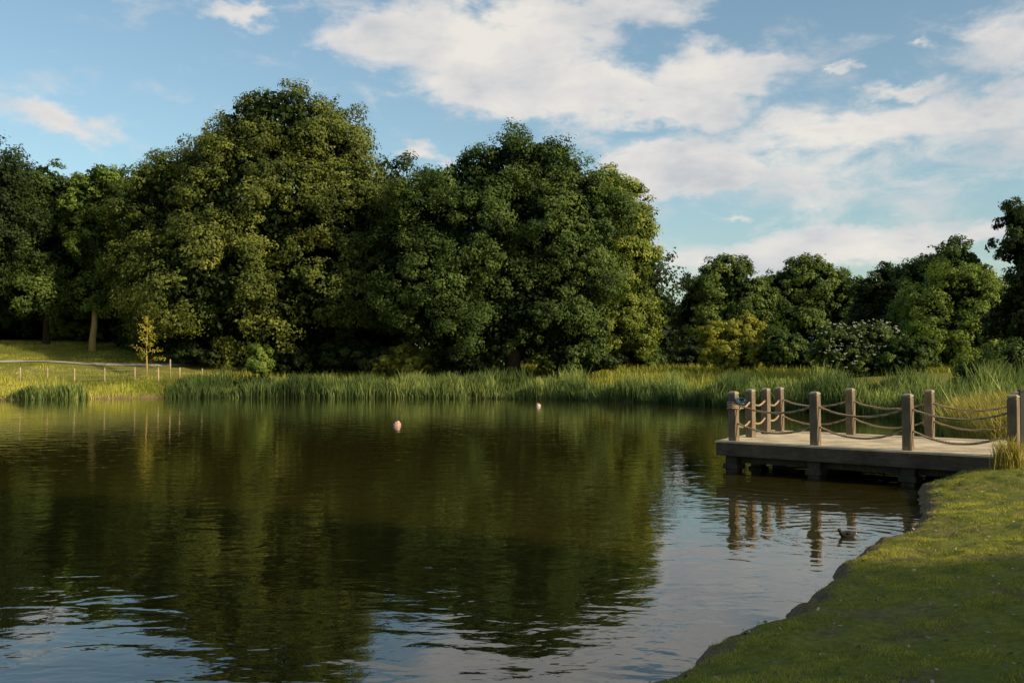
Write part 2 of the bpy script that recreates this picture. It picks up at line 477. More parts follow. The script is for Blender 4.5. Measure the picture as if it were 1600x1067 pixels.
tree('pine_tree', 1622, 66, [(0,235,45,28),(-20,185,50,30),(10,130,55,35),(-8,75,55,45)], 36000, .2, LEAF_D,
     'tall dark pine tree at the edge of the pond', r0=.3, clump=.65, inner=.1)
tree('golden_elder_bush', 1147, 84, [(-22,42,28,28),(10,52,28,26),(32,36,26,30),(0,20,50,30)], 32000, .17, LEAF_Y,
     'golden yellow leaved bush glowing in the sun', 'bush', r0=.12, clump=.42, inner=.12, tone=.02)
e, ls = tree('elderflower_bush', 1336, 68, [(-25,38,38,28),(25,43,38,26),(0,18,62,32),(45,12,34,30)], 36000, .15, LEAF_B,
     'round dark elder bush dotted with white flower heads', 'bush', r0=.12, clump=.3, inner=.25, tone=.15)
fp = []; fn = []
for i in range(330):
    l = ls[random.randrange(len(ls))]
    dd = rng.normal(size=3); dd /= np.linalg.norm(dd)
    if dd[1] > .1: dd[1] *= -1
    q = np.array(l[:3])+dd*(np.array(l[3:6])+rng.uniform(.22, .42))
    for j in range(5):
        fp.append(q+rng.normal(size=3)*.05*np.array([1, 1, .3])); fn.append(np.array([0, -.6, 1])+rng.normal(size=3)*.3)
fn = unit(np.array(fn))
V, Fc = quads(np.array(fp), fn, np.full(len(fp), .09), .9)
add_obj('flower', np_mesh('flower', V, Fc, LEAF_W, {'tone': rng.uniform(0, 1, len(V))}), parent=e)

# shrubs
shr = [(1000,96,[(0,25,22,22),(10,5,26,20)],LEAF_B,'dark rounded shrub on the meadow edge'),
       (1225,80,[(0,30,32,28),(20,8,42,28)],LEAF_B,'dense dark bramble bush behind the reeds'),
       (1420,66,[(0,20,32,26),(-20,3,35,25)],LEAF_B,'dense dark bramble bush behind the reeds'),
       (1575,50,[(0,12,40,22),(-30,-10,45,22),(40,10,50,36)],LEAF_B,'willow scrub behind the jetty'),
       (1095,100,[(0,25,30,25),(-20,10,30,22)],LEAF_D,'dense dark bramble bush behind the reeds'),
       (640,88,[(0,14,38,16),(-30,2,34,16)],LEAF_Y,'hazel shrub under the trees, sunlit patch put into its yellow leaves'),  # yellow leaf colour paints a sunlit patch in the undergrowth
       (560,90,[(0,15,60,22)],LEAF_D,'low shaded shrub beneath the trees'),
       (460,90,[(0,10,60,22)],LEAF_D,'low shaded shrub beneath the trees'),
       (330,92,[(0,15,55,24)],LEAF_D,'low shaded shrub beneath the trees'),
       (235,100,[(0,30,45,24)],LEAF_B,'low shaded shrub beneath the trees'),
       (115,106,[(0,62,40,22),(45,50,34,18)],LEAF_G,'shrub on the slope under the trees, lit glimpses put into its light green'),  # light leaf colour paints lit glimpses between the trunks
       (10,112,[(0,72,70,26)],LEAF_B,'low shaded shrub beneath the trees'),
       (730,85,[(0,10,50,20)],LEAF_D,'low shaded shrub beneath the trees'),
       (900,84,[(0,12,60,24)],LEAF_B,'low shaded shrub beneath the trees'),
       (410,81,[(0,20,7,11),(-6,4,12,10)],LEAF_G,'leafy willow shoots rising from the reeds')]
for px, d, lb, mt, lab in shr:
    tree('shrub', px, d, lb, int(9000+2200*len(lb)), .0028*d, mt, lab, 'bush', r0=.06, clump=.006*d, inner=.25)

def wood(label, x0, x1, d, top_fn, n, leaf, mat, name='woodland'):
    k = d/F; lb = []
    px = x0
    while px < x1:
        t = top_fn(px)
        rz = t*.42
        lb.append(((px-800)*k, d+random.uniform(-8, 8), EYE+(t-rz)*k, random.uniform(28, 46)*k, random.uniform(28, 46)*k, rz*k))
        lb.append(((px-800+random.uniform(-15, 15))*k, d+random.uniform(-10, 4), EYE+t*.2*k, 42*k, 30*k, t*.35*k))
        px += random.uniform(30, 48)
    o = add_obj(name, crown_mesh(name, lb, n, leaf, mat, 1.9, 1.2, .35, .8), kind='stuff', label=label)
    return o
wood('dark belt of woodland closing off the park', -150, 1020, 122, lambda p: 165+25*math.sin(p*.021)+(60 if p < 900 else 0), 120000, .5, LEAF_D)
wood('hazy far woodland beyond the meadow', 960, 1750, 190, lambda p: 84+18*math.sin(p*.03)+(-14 if p < 1080 else 8), 60000, .7, LEAF_B)

# trees on the near bank (their shade falls on the foreground)
def shade_tree(x, y, H, R, n, label):
    gz0 = float(height([x], [y])[0])
    ls = []
    for i in range(9):
        a = i*2.4; rr = R*.55*math.sqrt((i+.5)/9)
        ls.append((rr*math.cos(a), rr*math.sin(a), H*.62+random.uniform(-.14, .16)*H, R*.55, R*.55, H*.22))
    e = add_obj('oak_tree', None, loc=(x, y, gz0), label=label, category='tree')
    add_obj('trunk', trunk_mesh('trunk', ls, .4, BARK, H), parent=e)
    add_obj('crown', crown_mesh('crown', ls, n, .42, LEAF_B, 1.0, H*.2, .4, 1.1), parent=e)
shade_tree(24.0, -10.9, 22, 7.6, 56000, 'unseen oak tree added to dim skylight on the near bank')
shade_tree(22.5, -20, 22, 9, 30000, 'unseen oak tree added to dim skylight on the near bank')
shade_tree(34.0, -17.5, 24, 7, 32000, 'unseen oak tree added to dim skylight on the near bank')
shade_tree(14.5, -6.0, 18, 6.8, 34000, 'unseen oak tree added to dim skylight on the near bank')  # out of view, added to cut sky light on the shaded bank
shade_tree(5.0, -10.0, 19, 8.0, 30000, 'unseen oak tree added to dim skylight on the near bank')  # also unseen behind the camera, added to lower the ambient light

# sapling
kS = 83/F; sx = (229-800)*kS; sz = float(height([sx], [83])[0])
e = add_obj('sapling', None, loc=(sx, 83, sz), label='young golden sapling with thin trunk on the bank', category='tree')
A = Acc(); A.add(*tube([(0,0,-.2),(.03,0,1.2),(-.02,0,2.6),(.04,0,3.9),(.02,0,5.2)], [.08,.07,.05,.03,.01], 8))
sp = []
for i in range(16):
    z0 = 1.5+i*.23; a = i*2.4; Ln = 1.4*(1-(z0-1.4)/4.5)*rng.uniform(.6, 1.1)+.15
    q = np.array([(0,0,z0),(Ln*.5*math.cos(a), Ln*.5*math.sin(a), z0+.25),(Ln*math.cos(a), Ln*math.sin(a), z0+.3)])
    A.add(*tube(q, [.022,.014,.005], 6))
    for t in np.linspace(.35, 1, 7): sp.append(q[0]+(q[2]-q[0])*t+rng.normal(size=(6, 3))*.12)
add_obj('trunk', A.mesh('trunk', BARK_SUN, True), parent=e)
sp = np.concatenate(sp); nn = unit(rng.normal(size=sp.shape))
V, Fc = quads(sp, nn, rng.uniform(.12, .22, len(sp)))
add_obj('crown', np_mesh('crown', V, Fc, LEAF_O, {'tone': np.repeat(rng.uniform(.3, 1, len(sp)), 4)}), parent=e)

# ------------------------------------------------------------------ blades (reeds / grasses)
def blades(name, x, y, z, h, w, mat, lean=.25, label=None, segs=2, tone=None):
    n = len(x)
    a = rng.uniform(0, 2*math.pi, n); la = rng.uniform(0, 2*math.pi, n)
    L = rng.uniform(.2, 1, n)*lean*h
    dx, dy = np.cos(la)*L, np.sin(la)*L
    wx, wy = np.cos(a)*w/2, np.sin(a)*w/2
    P = np.stack([x, y, z], 1); Wv = np.stack([wx, wy, 0*wx], 1)
    if segs == 1:
        tip = P+np.stack([dx, dy, h], 1)
        V = np.stack([P-Wv, P+Wv, tip], 1).reshape(-1, 3)
        Fc = np.arange(n*3).reshape(-1, 3); rep = 3; hh = np.tile([0, 0, 1.], n)
    else:
        mid = P+np.stack([dx*.3, dy*.3, h*.62], 1); tip = P+np.stack([dx, dy, h], 1)
        V = np.stack([P-Wv*.7, P+Wv*.7, mid+Wv, mid-Wv, tip+Wv*.15, tip-Wv*.15], 1).reshape(-1, 3)
        b = np.arange(n)[:, None]*6
        Fc = np.concatenate([b+[0,1,2,3], b+[3,2,4,5]]); rep = 6; hh = np.tile([0,0,.6,.6,1,1.], n)
    t = rng.uniform(0, 1, n) if tone is None else tone
    return add_obj(name, np_mesh(name, V, Fc, mat, {'tone': np.clip(np.repeat(t, rep)*.7+hh*.3, 0, 1)}), kind='stuff', label=label)

REED = leaf_mat('reed_leaf', (.024,.040,.014), (.108,.152,.040), (.32,.345,.095), .3)
GRASSM = leaf_mat('grass_blade', (.08,.09,.015), (.26,.255,.038), (.52,.46,.10), .35)
MEADOW = leaf_mat('meadow_grass', (.11,.125,.018), (.30,.30,.043), (.54,.47,.10), .3)
DRY = leaf_mat('dry_grass', (.18,.15,.03), (.34,.28,.06), (.46,.39,.11), .3)

n = 620000
x = rng.uniform(-40, 26, n); y = rng.uniform(22, 84, n)
sd = sdist(x, y)
nz = fbm2(x, y, .5, 3)
wid = np.where(y > 60, 3.7, 6.2)+1.5*nz
wid = np.where(x < -27, 1.1, wid)
front = -.55+.35*fbm2(x, y, .9, 5)
ok = (sd > front) & (sd < wid) & (y > 24.5) & ((x > 9) | (y > 50))
ok &= (x > -27) | (fbm2(x, y, .8, 70) > .25+.05*(-27-x))
ok &= ~((y < 31) & (x < 16) & (sd < 1.5))
x, y, sd, nz = x[ok], y[ok], sd[ok], nz[ok]
dens = np.clip(.55+.45*(sd < 1.2)+.5*fbm2(x, y, 1.5, 8), .12, 1)
ok = rng.uniform(size=len(x)) < dens
x, y, sd, nz = x[ok], y[ok], sd[ok], nz[ok]
z = np.maximum(height(x, y, sd), -.3)
h = rng.uniform(.5, 1.4, len(x))*(.94+.6*fbm2(x, y, .9, 9))*np.where(x < -26, .65, 1)
h = np.clip(h, .3, 2.1)
pt = .48+.95*fbm2(x, y, .6, 12)
print('reeds', len(x))
blades('reed_bed', x, y, z, h, rng.uniform(.03, .068, len(x)), REED, .38, 'dense green reed bed fringing the pond', tone=np.clip(.6*pt+.5*rng.uniform(0, 1, len(x))-.1, 0, 1))

n = 170000
x = rng.uniform(-70, -22, n); y = rng.uniform(68, 104, n); sd = sdist(x, y)
ok = (sd > -.1) & (sd < 32) & (rng.uniform(size=n) < np.where(sd < 10, 1, .6)) & ((y < 86) | (sd < 10) | (x < -34)); x, y, sd = x[ok], y[ok], sd[ok]
ok = ~((y > 83.6) & (y < 87.6) & (abs(y-85.2) < 1.0)); x, y, sd = x[ok], y[ok], sd[ok]
z = height(x, y, sd)
hb = rng.uniform(.12, .5, len(x))*(.35+.6*(sd < 6)+.5*(sd < 1.6)*(fbm2(x, y, .8, 41) > 0))*np.clip(1+.7*fbm2(x, y, 1.2, 2), .3, 2)
blades('bank_grass', x, y, z, hb, rng.uniform(.03, .06, len(x)), MEADOW, .5, 'rough sunlit grass on the far bank, lawn behind darkened as tree shade', 1,
       tone=np.clip(.55+.7*fbm2(x, y, .6, 43)+rng.uniform(-.3, .3, len(x))-.3*(sd > 11), 0, 1))  # lawn away from the water toned down, tree shade put into blade colour
n = 60000
x = rng.uniform(-24, 60, n); y = rng.uniform(66, 110, n); sd = sdist(x, y)
ok = (sd > 3.5); x, y, sd = x[ok], y[ok], sd[ok]
blades('meadow_grass', x, y, height(x, y, sd), rng.uniform(.2, .7, len(x)), rng.uniform(.04, .08, len(x)), MEADOW, .5, 'long grass beyond the reeds', 1)
n = 60000
x = rng.uniform(10.5, 18, n); y = rng.uniform(22.8, 33, n); sd = sdist(x, y)
ok = (sd > -.1) & (sd < 4.5) & ((y-22.1) > -(x-11.2)*.83+.9); x, y, sd = x[ok], y[ok], sd[ok]
blades('dry_grass', x, y, height(x, y, sd), rng.uniform(.3, 1.3, len(x)), rng.uniform(.016, .034, len(x)), DRY, .5, 'golden dry grass beside the jetty')

# ------------------------------------------------------------------ jetty frame
A0 = np.array([4.96, 22.3])
U = np.array([1.43, -1.30]); Ul = np.linalg.norm(U); u = U/Ul
V0 = np.array([1.94, 3.4]); Vl = np.linalg.norm(V0); v = V0/Vl
un = np.array([-u[1], u[0]])
DZ = .68
def D(a, b): return A0+u*a+v*b
# near turf
n = 1300000
x = rng.uniform(-1.5, 17, n); y = rng.uniform(5, 24, n)
dcam = np.hypot(x, y)
ok = (x < .60*y+1.2) & (rng.uniform(size=n) < np.clip(120/dcam**2+.2, 0, 1))
x, y = x[ok], y[ok]; sd = sdist(x, y)
rel = np.stack([x, y], 1)-A0
vb = rel@un/(v@un); ua = rel@u-vb*(v@u)
cl = fbm2(x, y, 1.5, 21); cf = fbm2(x, y, 7, 22)
ok = (bank_s(x, y, sd) > .12+.16*cf) & ~((ua > -.5) & (vb > -.33) & (vb < Vl+.4)) & (rng.uniform(size=len(x)) < np.clip(.6+.7*cl+.7*cf, .03, 1))
x, y, sd, cl, cf = x[ok], y[ok], sd[ok], cl[ok], cf[ok]
print('turf', len(x))
blades('grass', x, y, height(x, y, sd)-.005, rng.uniform(.008, .029, len(x))*np.clip(1+.3*cl+.8*cf, .4, 2.4), rng.uniform(.004, .009, len(x)), GRASSM, 1.2, 'short cropped turf on the near bank', 1, tone=np.clip(.43+.4*cl+.45*cf+rng.uniform(-.35, .35, len(x)), 0, 1))
n = 520
c = D(5.7, -.5)
x = rng.normal(c[0]+.05, .13, n); y = rng.normal(c[1], .12, n); sd = sdist(x, y)
blades('tall_grass', x, y, height(x, y, sd), rng.uniform(.15, .6, n), rng.uniform(.008, .018, n), DRY, .55, 'tuft of tall grass against the jetty post')
n = 9000
x = rng.uniform(0, 15, n); y = rng.uniform(5, 20, n); sd = sdist(x, y)
ok = (sd > .1) & (x < .62*y+1); x, y, sd = x[ok], y[ok], sd[ok]
Nn = unit(np.array([0, 0, 1.])+rng.normal(size=(len(x), 3))*.4)
V_, Fc = quads(np.stack([x, y, height(x, y, sd)+.018], 1), Nn, rng.uniform(.012, .055, len(x))*rng.uniform(.6, 1.1, len(x)), .6)
add_obj('leaf_litter', np_mesh('leaf_litter', V_, Fc, leaf_mat('litter', (.06,.042,.025), (.19,.14,.09), (.46,.39,.30), .05), {'tone': np.repeat(rng.uniform(0, 1, len(x)), 4)}), kind='stuff', label='fallen leaves and twigs scattered on the turf')

jet = add_obj('jetty', None, loc=(A0[0], A0[1], 0), label='timber fishing jetty with rope-railed posts over the water', category='jetty')
def J(acc, name, mat, smooth=False, bevel=0, label=None):
    vv = np.concatenate(acc.v)-np.array([A0[0], A0[1], 0])
    me = np_mesh(name, vv, np.concatenate(acc.f), mat, None, smooth)
    o = add_obj(name, me, parent=jet, label=label)
    if bevel:
        b = o.modifiers.new('bevel', 'BEVEL'); b.width = bevel; b.segments = 2
    return o
ULEN = 9.5
A = Acc()
a = -.38
while a < ULEN:
    w = .145; p1 = D(a, -.30); p2 = D(a+w, -.30); p3 = D(a+w, Vl+.35); p4 = D(a, Vl+.35)
    vv = [(*q, DZ-.035) for q in (p1, p2, p3, p4)]+[(*q, DZ) for q in (p1, p2, p3, p4)]
    A.add(vv, [[0,3,2,1],[4,5,6,7],[0,1,5,4],[1,2,6,5],[2,3,7,6],[3,0,4,7]])
    a += w+.003
J(A, 'decking', DECKWOOD)
def beam(acc, P, Q, z0, z1, t):
    P = np.array(P); Q = np.array(Q); d = (Q-P); L = np.linalg.norm(d); d = d/L
    nrm = np.array([-d[1], d[0]]); c = (P+Q)/2
    acc.add(*box(c[0], c[1], z0, z1, d, nrm, L/2, t/2))
A = Acc(); beam(A, D(-.34, -.25), D(6.6, -.25), .36, DZ-.037, .09); J(A, 'fascia_beam', BEAMWOOD, bevel=.012)
A = Acc(); beam(A, D(-.33, -.15), D(-.33, Vl+.25), .36, DZ-.037, .09); J(A, 'fascia_beam', BEAMWOOD, bevel=.012)
A = Acc(); beam(A, D(-.34, Vl+.31), D(7.6, Vl+.31), .36, DZ-.037, .09); J(A, 'fascia_beam', BEAMWOOD, bevel=.012)
for b in (.9, 2.0, 3.1):
    A = Acc(); beam(A, D(-.2, b), D(6.5, b), .38, DZ-.04, .08); J(A, 'joist', PILEWOOD)
for b in (.12, Vl-.1):
    A = Acc(); beam(A, D(-.15, b), D(6.3, b), .20, .37, .14); J(A, 'cross_beam', PILEWOOD)
for (a_, b_) in ((.0,.0),(1.95,.0),(3.9,.0),(0,Vl),(1.95,Vl),(3.9,Vl),(0,Vl/2),(1.95,Vl/2)):
    c = D(a_, b_); A = Acc(); A.add(*box(c[0], c[1], -.85, .40, u, un, .14, .14)); J(A, 'pile', PILEWOOD, bevel=.02)
    A = Acc(); A.add(*box(c[0], c[1], .06, .18, u, un, .18, .18)); J(A, 'pile_collar', PILEWOOD, bevel=.015)
rows = {'front': [D(i*Ul, 0) for i in range(4)], 'side': [D(0, i*Vl/3) for i in range(4)], 'back': [D(i*1.89, Vl) for i in range(4)]}
PW = .09
def post(c, hgt=1.09, tilt=0):
    A = Acc(); A.add(*box(0, 0, 0, hgt-.05, u, un, PW, PW))
    me = np_mesh('post', np.concatenate(A.v), np.concatenate(A.f), POSTWOOD)
    o = add_obj('post', me, parent=jet, loc=(c[0]-A0[0], c[1]-A0[1], DZ+.001))
    o.rotation_euler = (tilt, tilt*.5, 0)
    b = o.modifiers.new('bevel', 'BEVEL'); b.width = .014; b.segments = 2
    prof = [(PW-.016, hgt-.05), (PW-.016, hgt-.036), (PW+.001, hgt-.034), (PW-.001, hgt-.012), (PW-.012, hgt+.006), (PW-.035, hgt+.020), (.01, hgt+.028)]
    vv = []; ff = []
    for r_, z_ in prof:
        for s1, s2 in ((-1,-1),(1,-1),(1,1),(-1,1)):
            q = u*s1*r_+un*s2*r_; vv.append((q[0], q[1], z_))
    for i in range(len(prof)-1):
        for j in range(4): ff.append([i*4+j, i*4+(j+1) % 4, i*4+4+(j+1) % 4, i*4+4+j])
    e_ = (len(prof)-1)*4; ff.append([e_, e_+1, e_+2, e_+3]); ff.append([3,2,1,0])
    add_obj('post_cap', np_mesh('post_cap', vv, ff, CAPWOOD), parent=o)
    return o
allp = rows['front']+rows['side'][1:]+rows['back'][1:]
for i, c in enumerate(allp): post(c, 1.09+random.uniform(-.015, .02), random.uniform(-.014, .014))
m, nt, out = new_mat('rope_fibre')
tc = N(nt, 'ShaderNodeTexCoord')
wv_ = N(nt, 'ShaderNodeTexWave'); wv_.inputs['Scale'].default_value = 9; wv_.inputs['Distortion'].default_value = .5
wv_.bands_direction = 'DIAGONAL'
nt.links.new(tc.outputs['Object'], wv_.inputs[0])
p = N(nt, 'ShaderNodeBsdfPrincipled'); p.inputs['Roughness'].default_value = .95
nt.links.new(ramp(nt, [(.1, (.18,.115,.062)), (.6, (.42,.30,.175))], wv_.outputs[0]), p.inputs['Base Color'])
nt.links.new(p.outputs[0], out.inputs[0])
ROPE = m
def rope_span(P, Q, za, zb, sag):
    P = np.array(P); Q = np.array(Q); K = 26; t = np.linspace(0, 1, K)
    path = np.zeros((K, 3)); path[:, :2] = P+(Q-P)*t[:, None]
    path[:, 2] = za+(zb-za)*t-sag*4*t*(1-t)
    A = Acc()
    L = np.linalg.norm(Q-P)
    kk = 90; tt = np.linspace(0, 1, kk)
    pp = np.stack([np.interp(tt, t, path[:, i]) for i in range(3)], 1)
    d = (Q-P)/L; sidev = np.array([-d[1], d[0], 0])
    for s in range(3):
        ph = s*2*math.pi/3+tt*L*2*math.pi/.17
        q = pp+.012*np.cos(ph)[:, None]*sidev+.012*np.sin(ph)[:, None]*np.array([0, 0, 1.])
        A.add(*tube(q, .0135, 6))
    J(A, 'rope', ROPE, True)
for row in rows.values():
    for P, Q in zip(row[:-1], row[1:]):
        L = np.linalg.norm(np.array(Q)-P)
        for hh, sg in ((.84, .115), (.43, .13)):
            rope_span(P, Q, DZ+hh, DZ+hh+random.uniform(-.02, .02), sg*L*random.uniform(.85, 1.15)*.9)
A = Acc()
th = np.linspace(0, 2*math.pi*4, 80)
c = rows['front'][0]
A.add(*tube(np.stack([c[0]+.135*np.cos(th), c[1]+.135*np.sin(th), DZ+.70+.17*th/th[-1]], 1), .022, 6))
J(A, 'rope_lashing', ROPE, True)
BLUE = plain_mat('blue_cord', (.012,.055,.10), (.008,.03,.06), .8, 30)
A = Acc(); th = np.linspace(0, 2*math.pi*2.5, 60)
A.add(*tube(np.stack([c[0]+.10+.11*np.cos(th), c[1]-.12+.05*np.sin(th*1.3), DZ+.88+.06*np.sin(th*.7)], 1), .02, 6))
J(A, 'blue_cord', BLUE, True)

GRAVEL = plain_mat('path_gravel', (.44,.37,.27), (.34,.27,.19), .95, 8)
def ribbon(name, pts, w, mat, lift=.03):
    pts = np.array(pts, float)
    t = np.linspace(0, 1, len(pts)); tt = np.linspace(0, 1, len(pts)*10)
    P = np.stack([np.interp(tt, t, pts[:, 0]), np.interp(tt, t, pts[:, 1])], 1)
    T = np.gradient(P, axis=0); T /= np.linalg.norm(T, axis=1)[:, None]
    Nn = np.stack([-T[:, 1], T[:, 0]], 1)
    cols = np.linspace(-.5, .5, 7); vv = []
    for c_ in cols:
        q = P+Nn*w*c_; vv.append(np.column_stack([q, height(q[:, 0], q[:, 1])+lift]))
    vv = np.stack(vv, 1).reshape(-1, 3); k = len(cols); ff = []
    for i in range(len(P)-1):
        for j in range(k-1): ff.append([i*k+j, i*k+j+1, (i+1)*k+j+1, (i+1)*k+j])
    return add_obj(name, np_mesh(name, vv, ff, mat, None, True), kind='structure')
ribbon('path', [(-75,85),(-60,84.4),(-45,84.6),(-36,87.2),(-29,91.5),(-25,94)], 1.1, plain_mat('pale_path', (.46,.42,.35), (.36,.32,.26), .95, 3), .07)
c1 = D(9.6, Vl/2)
ribbon('path', [tuple(c1), tuple(c1+u*6), tuple(c1+u*16+v*3)], 3.0, GRAVEL, .02)

# ------------------------------------------------------------------ fence
fx = np.arange(-52, -24.5, 1.75)
fpts = []
for xx in fx:
    ys = np.linspace(74, 88, 60); s_ = sdist(np.full(60, xx), ys); yy = ys[np.argmin(abs(s_-5.0))]
    fpts.append((xx+random.uniform(-.15, .15), yy, float(height([xx], [yy])[0])))
fen = add_obj('fence', None, loc=fpts[0], label='low post and wire fence along the grassy bank', category='fence')
o0 = np.array(fpts[0])
for q in fpts:
    A = Acc(); A.add(*tube([np.array(q)-o0+np.array([0, 0, zz])+np.array([random.uniform(-.02, .02), 0, 0]) for zz in (-.3, .5, 1.15, 1.2)], [.065, .065, .06, .03], 8))
    add_obj('post', A.mesh('post', FENCEWOOD, True), parent=fen)
WIRE = plain_mat('wire', (.22,.21,.2), None, .5, 20, .6)
for zz in (.3, .65, 1.0):
    A = Acc(); A.add(*tube([np.array(q)-o0+np.array([0, 0, zz]) for q in fpts], .012, 6))
    add_obj('wire', A.mesh('wire', WIRE), parent=fen)
k_ = 83/F; qx = (266-800)*k_; qz = float(height([qx], [83])[0])
A = Acc(); A.add(*tube([(0,0,-.2),(0,0,1),(0,0,1.75),(0,0,1.8)], [.06,.06,.06,.03], 8))
add_obj('wooden_stake', A.mesh('wooden_stake', FENCEWOOD, True), loc=(qx, 83, qz), label='upright wooden stake standing in the grass', category='stake')

A = Acc(); A.add(*box(0, 0, -.2, 1.25, (1,0), (0,1), .035, .035)); A.add(*box(0, 0, 1.252, 1.29, (1,0), (0,1), .05, .05))
xk = 9.66; yk = 18.9
add_obj('metal_post', A.mesh('metal_post', plain_mat('black_metal', (.015,.015,.016), None, .5)), loc=(xk, yk, .6), label='thin black metal post by the jetty entrance', category='post')

# ------------------------------------------------------------------ buoys
PINK = plain_mat('buoy_pink', (.50,.15,.10), (.62,.34,.27), .5, 6)
WHITE = plain_mat('buoy_white', (.6,.56,.5), None, .5, 6)
def lathe(prof, n=20):
    vv = []; ff = []
    for r_, z_ in prof:
        for j in range(n): vv.append((r_*math.cos(j*2*math.pi/n), r_*math.sin(j*2*math.pi/n), z_))
    for i in range(len(prof)-1):
        for j in range(n): ff.append([i*n+j, i*n+(j+1) % n, (i+1)*n+(j+1) % n, (i+1)*n+j])
    return vv, ff
for (bx, by, s, rz) in ((-4.62, 40, .86, .35), (1.6, 60, .84, -.3)):
    e = add_obj('buoy', None, loc=(bx, by, -.03), label='faded pink and white mooring buoy floating on the pond', category='buoy', group='buoys floating on the pond')
    A = Acc(); A.add(*lathe([(.001,-.13),(.09,-.11),(.15,-.03),(.175,.06),(.165,.14),(.12,.20),(.06,.225)])); o = add_obj('float', A.mesh('float', PINK, True), parent=e)
    A = Acc(); A.add(*lathe([(.1755,.03),(.181,.04),(.181,.095),(.176,.105)])); add_obj('band', A.mesh('band', WHITE, True), parent=e)
    A = Acc(); A.add(*lathe([(.06,.224),(.055,.25),(.035,.265),(.001,.268)]))
    add_obj('neck', A.mesh('neck', WHITE, True), parent=e)
    e.rotation_euler = (rz, rz*.7, .4); e.scale = (s, s, s)

# ------------------------------------------------------------------ moorhen
BIRD = plain_mat('moorhen_feather', (.006,.006,.007), (.016,.013,.011), .85, 30)
RED = plain_mat('moorhen_bill', (.45,.05,.02), (.5,.25,.03), .4, 60)
bird = add_obj('moorhen', None, loc=(4.57, 13.65, 0), label='dark moorhen swimming on rippled water near the jetty', category='bird')
path = [(.165,0,.072),(.14,0,.062),(.10,0,.050),(.04,0,.038),(-.03,0,.034),(-.075,0,.044),(-.105,0,.070),(-.118,0,.094),(-.131,0,.112),(-.153,0,.116),(-.167,0,.113)]
rad = [.004,.022,.048,.064,.064,.050,.033,.027,.029,.024,.008]
A = Acc(); A.add(*tube(path, rad, 14))
o = add_obj('body', A.mesh('body', BIRD, True), parent=bird)
A = Acc(); A.add(*tube([(-.163,0,.116),(-.177,0,.112),(-.195,0,.106)], [.011,.008,.002], 8, .8)); add_obj('bill', A.mesh('bill', RED, True), parent=bird)
for s in (-1, 1):
    A = Acc(); A.add(*tube([(-.05,s*.05,.06),(0,s*.062,.066),(.06,s*.052,.072),(.13,s*.02,.078)], [.008,.026,.022,.004], 10, .9)); add_obj('wing', A.mesh('wing', BIRD, True), parent=bird)
    A = Acc(); A.add(*tube([(-.149,s*.0225,.120),(-.147,s*.0270,.120)], [.004,.002], 8)); add_obj('eye', A.mesh('eye', RED, True), parent=bird)
A = Acc(); A.add(*tube([(.13,0,.058),(.155,0,.055),(.17,0,.064)], [.012,.013,.004], 8)); add_obj('tail', A.mesh('tail', WHITE, True), parent=bird)
bird.rotation_euler = (0, 0, .15); bird.scale = (.84, .84, .84)

# ------------------------------------------------------------------ sun, sky
SUN_EL = math.radians(25); saz = math.atan2(.84, -.54)
sv = Vector((math.sin(saz)*math.cos(SUN_EL), math.cos(saz)*math.cos(SUN_EL), math.sin(SUN_EL)))
ld = bpy.data.lights.new('sun', 'SUN'); ld.energy = 5.0; ld.angle = math.radians(.5); ld.color = (1, .87, .62)
lo = bpy.data.objects.new('sun', ld); COL.objects.link(lo); lo.rotation_euler = sv.to_track_quat('Z', 'Y').to_euler(); lo.location = (30, -20, 40)

w = bpy.data.worlds.new('World'); scene.world = w; w.use_nodes = True
nt = w.node_tree; nt.nodes.clear()
out = N(nt, 'ShaderNodeOutputWorld'); bg = N(nt, 'ShaderNodeBackground'); bg.inputs[1].default_value = .12
sky = N(nt, 'ShaderNodeTexSky', sky_type='NISHITA'); sky.sun_disc = False
sky.sun_elevation = SUN_EL; sky.sun_rotation = saz; sky.air_density = 1.0; sky.dust_density = 1.8; sky.ozone_density = 1.3
tc = N(nt, 'ShaderNodeTexCoord'); sp_ = N(nt, 'ShaderNodeSeparateXYZ'); nt.links.new(tc.outputs['Generated'], sp_.inputs[0])
az = math_(nt, 'ARCTAN2', sp_.outputs[0], sp_.outputs[1]); el = math_(nt, 'ARCSINE', sp_.outputs[2])
cb = N(nt, 'ShaderNodeCombineXYZ'); nt.links.new(az, cb.inputs[0]); nt.links.new(el, cb.inputs[1])
pvec = cb.outputs[0]
mp3 = N(nt, 'ShaderNodeMapping'); mp3.inputs['Scale'].default_value = (1, 1.8, 1); nt.links.new(pvec, mp3.inputs[0])
dn = noise(nt, mp3.outputs[0], 20, 6, .62, 0, True)
dv = N(nt, 'ShaderNodeVectorMath', operation='MULTIPLY_ADD'); nt.links.new(dn, dv.inputs[0])
dv.inputs[1].default_value = (.09, .05, 0); dv.inputs[2].default_value = (-.045, -.025, 0)
dw = N(nt, 'ShaderNodeVectorMath', operation='ADD'); nt.links.new(dv.outputs[0], dw.inputs[0]); nt.links.new(pvec, dw.inputs[1])
wvec = dw.outputs[0]
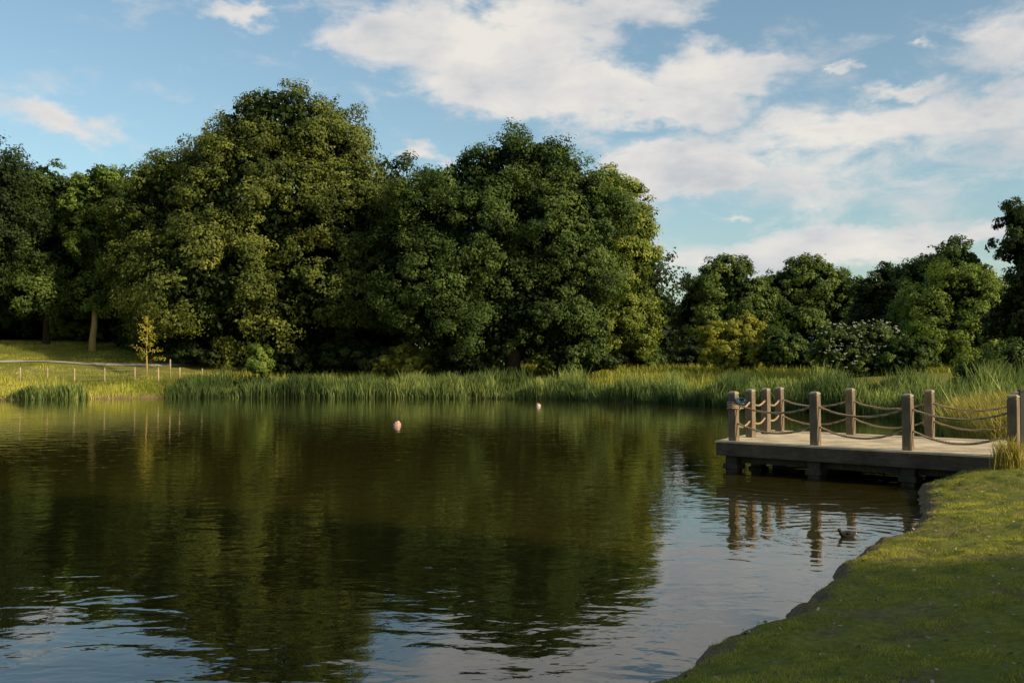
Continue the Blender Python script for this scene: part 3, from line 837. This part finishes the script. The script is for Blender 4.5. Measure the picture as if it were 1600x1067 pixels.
clouds = [(620,55,150,48,3,.95),(760,70,240,76,4,1.15),(870,135,290,54,4,1.15),(1110,120,140,50,0,1.0),(1010,165,180,36,3,1.0),
 (1060,265,150,44,0,1.4),(1300,205,410,42,-4,.68),(1520,170,230,42,-3,.68),(1300,390,290,42,-5,1.0),(1130,412,120,24,0,.85),(1530,365,100,32,-8,.8),
 (100,192,115,24,8,.58),(370,22,70,14,5,.6),(1570,50,85,45,-20,.65),(1320,102,24,10,0,.75),(1440,70,26,12,0,.55),(1195,95,50,18,0,.8),
 (1420,135,85,17,-3,.75),(655,238,42,16,0,.7),(1255,290,34,12,0,.6),(900,15,210,38,0,.85),(1150,343,44,12,0,.6),
 (1350,250,540,160,-4,.36)]
mask = None
for cx, cy, rx, ry, rot, wt in clouds:
    a_ = math.atan((cx-800)/F); e_ = math.atan((575-cy)/F*math.cos(a_))
    mpn = N(nt, 'ShaderNodeMapping', vector_type='TEXTURE')
    mpn.inputs['Location'].default_value = (a_, e_, 0); mpn.inputs['Rotation'].default_value = (0, 0, -math.radians(rot))
    mpn.inputs['Scale'].default_value = (rx*1.25/F, ry*1.25/F, 1)
    nt.links.new(wvec, mpn.inputs[0])
    ln = N(nt, 'ShaderNodeVectorMath', operation='LENGTH'); nt.links.new(mpn.outputs[0], ln.inputs[0])
    mk = math_(nt, 'MULTIPLY_ADD', ln.outputs['Value'], -wt, wt)
    mask = mk if mask is None else math_(nt, 'MAXIMUM', mask, mk)
mask = math_(nt, 'MAXIMUM', mask, 0.0)
mp2 = N(nt, 'ShaderNodeMapping'); mp2.inputs['Scale'].default_value = (1, 2.1, 1); nt.links.new(pvec, mp2.inputs[0])
f1 = noise(nt, mp2.outputs[0], 12, 10, .62, .3)
f2 = noise(nt, mp2.outputs[0], 8, 5, .55, .2)
dens = math_(nt, 'ADD', math_(nt, 'MULTIPLY', mask, 1.5), math_(nt, 'MULTIPLY_ADD', f1, 2.4, -1.2))
mr = N(nt, 'ShaderNodeMapRange', interpolation_type='SMOOTHSTEP'); mr.inputs[1].default_value = .04; mr.inputs[2].default_value = .90
mr.inputs[3].default_value = 0; mr.inputs[4].default_value = .95
nt.links.new(dens, mr.inputs[0])
shade = math_(nt, 'ADD', math_(nt, 'MULTIPLY', f2, .8), math_(nt, 'MULTIPLY', f1, .5))
ccol = ramp(nt, [(.54, (.94,.89,.82)), (.68, (.80,.78,.765)), (.82, (.62,.64,.67))], shade)
cm = N(nt, 'ShaderNodeMix', data_type='RGBA', blend_type='MULTIPLY'); cm.inputs[0].default_value = 1
nt.links.new(ccol, cm.inputs[6]); cm.inputs[7].default_value = (7.6, 7.6, 7.6, 1)
tint = N(nt, 'ShaderNodeMix', data_type='RGBA', blend_type='MULTIPLY'); tint.inputs[0].default_value = 1
nt.links.new(sky.outputs[0], tint.inputs[6]); tint.inputs[7].default_value = (1.3, 1.4, 1.27, 1)
nt.links.new(mixc(nt, mr.outputs[0], tint.outputs[2], cm.outputs[2]), bg.inputs[0])
nt.links.new(bg.outputs[0], out.inputs[0])

# ------------------------------------------------------------------ camera
cd = bpy.data.cameras.new('camera'); cd.lens = 35; cd.sensor_width = 36; cd.clip_end = 3000; cd.clip_start = .05
co = bpy.data.objects.new('camera', cd); COL.objects.link(co)
co.location = (0, 0, EYE); co.rotation_euler = (math.radians(90+1.53), 0, 0)
scene.camera = co
scene.view_settings.view_transform = 'Standard'; scene.view_settings.look = 'None'; scene.view_settings.exposure = 0
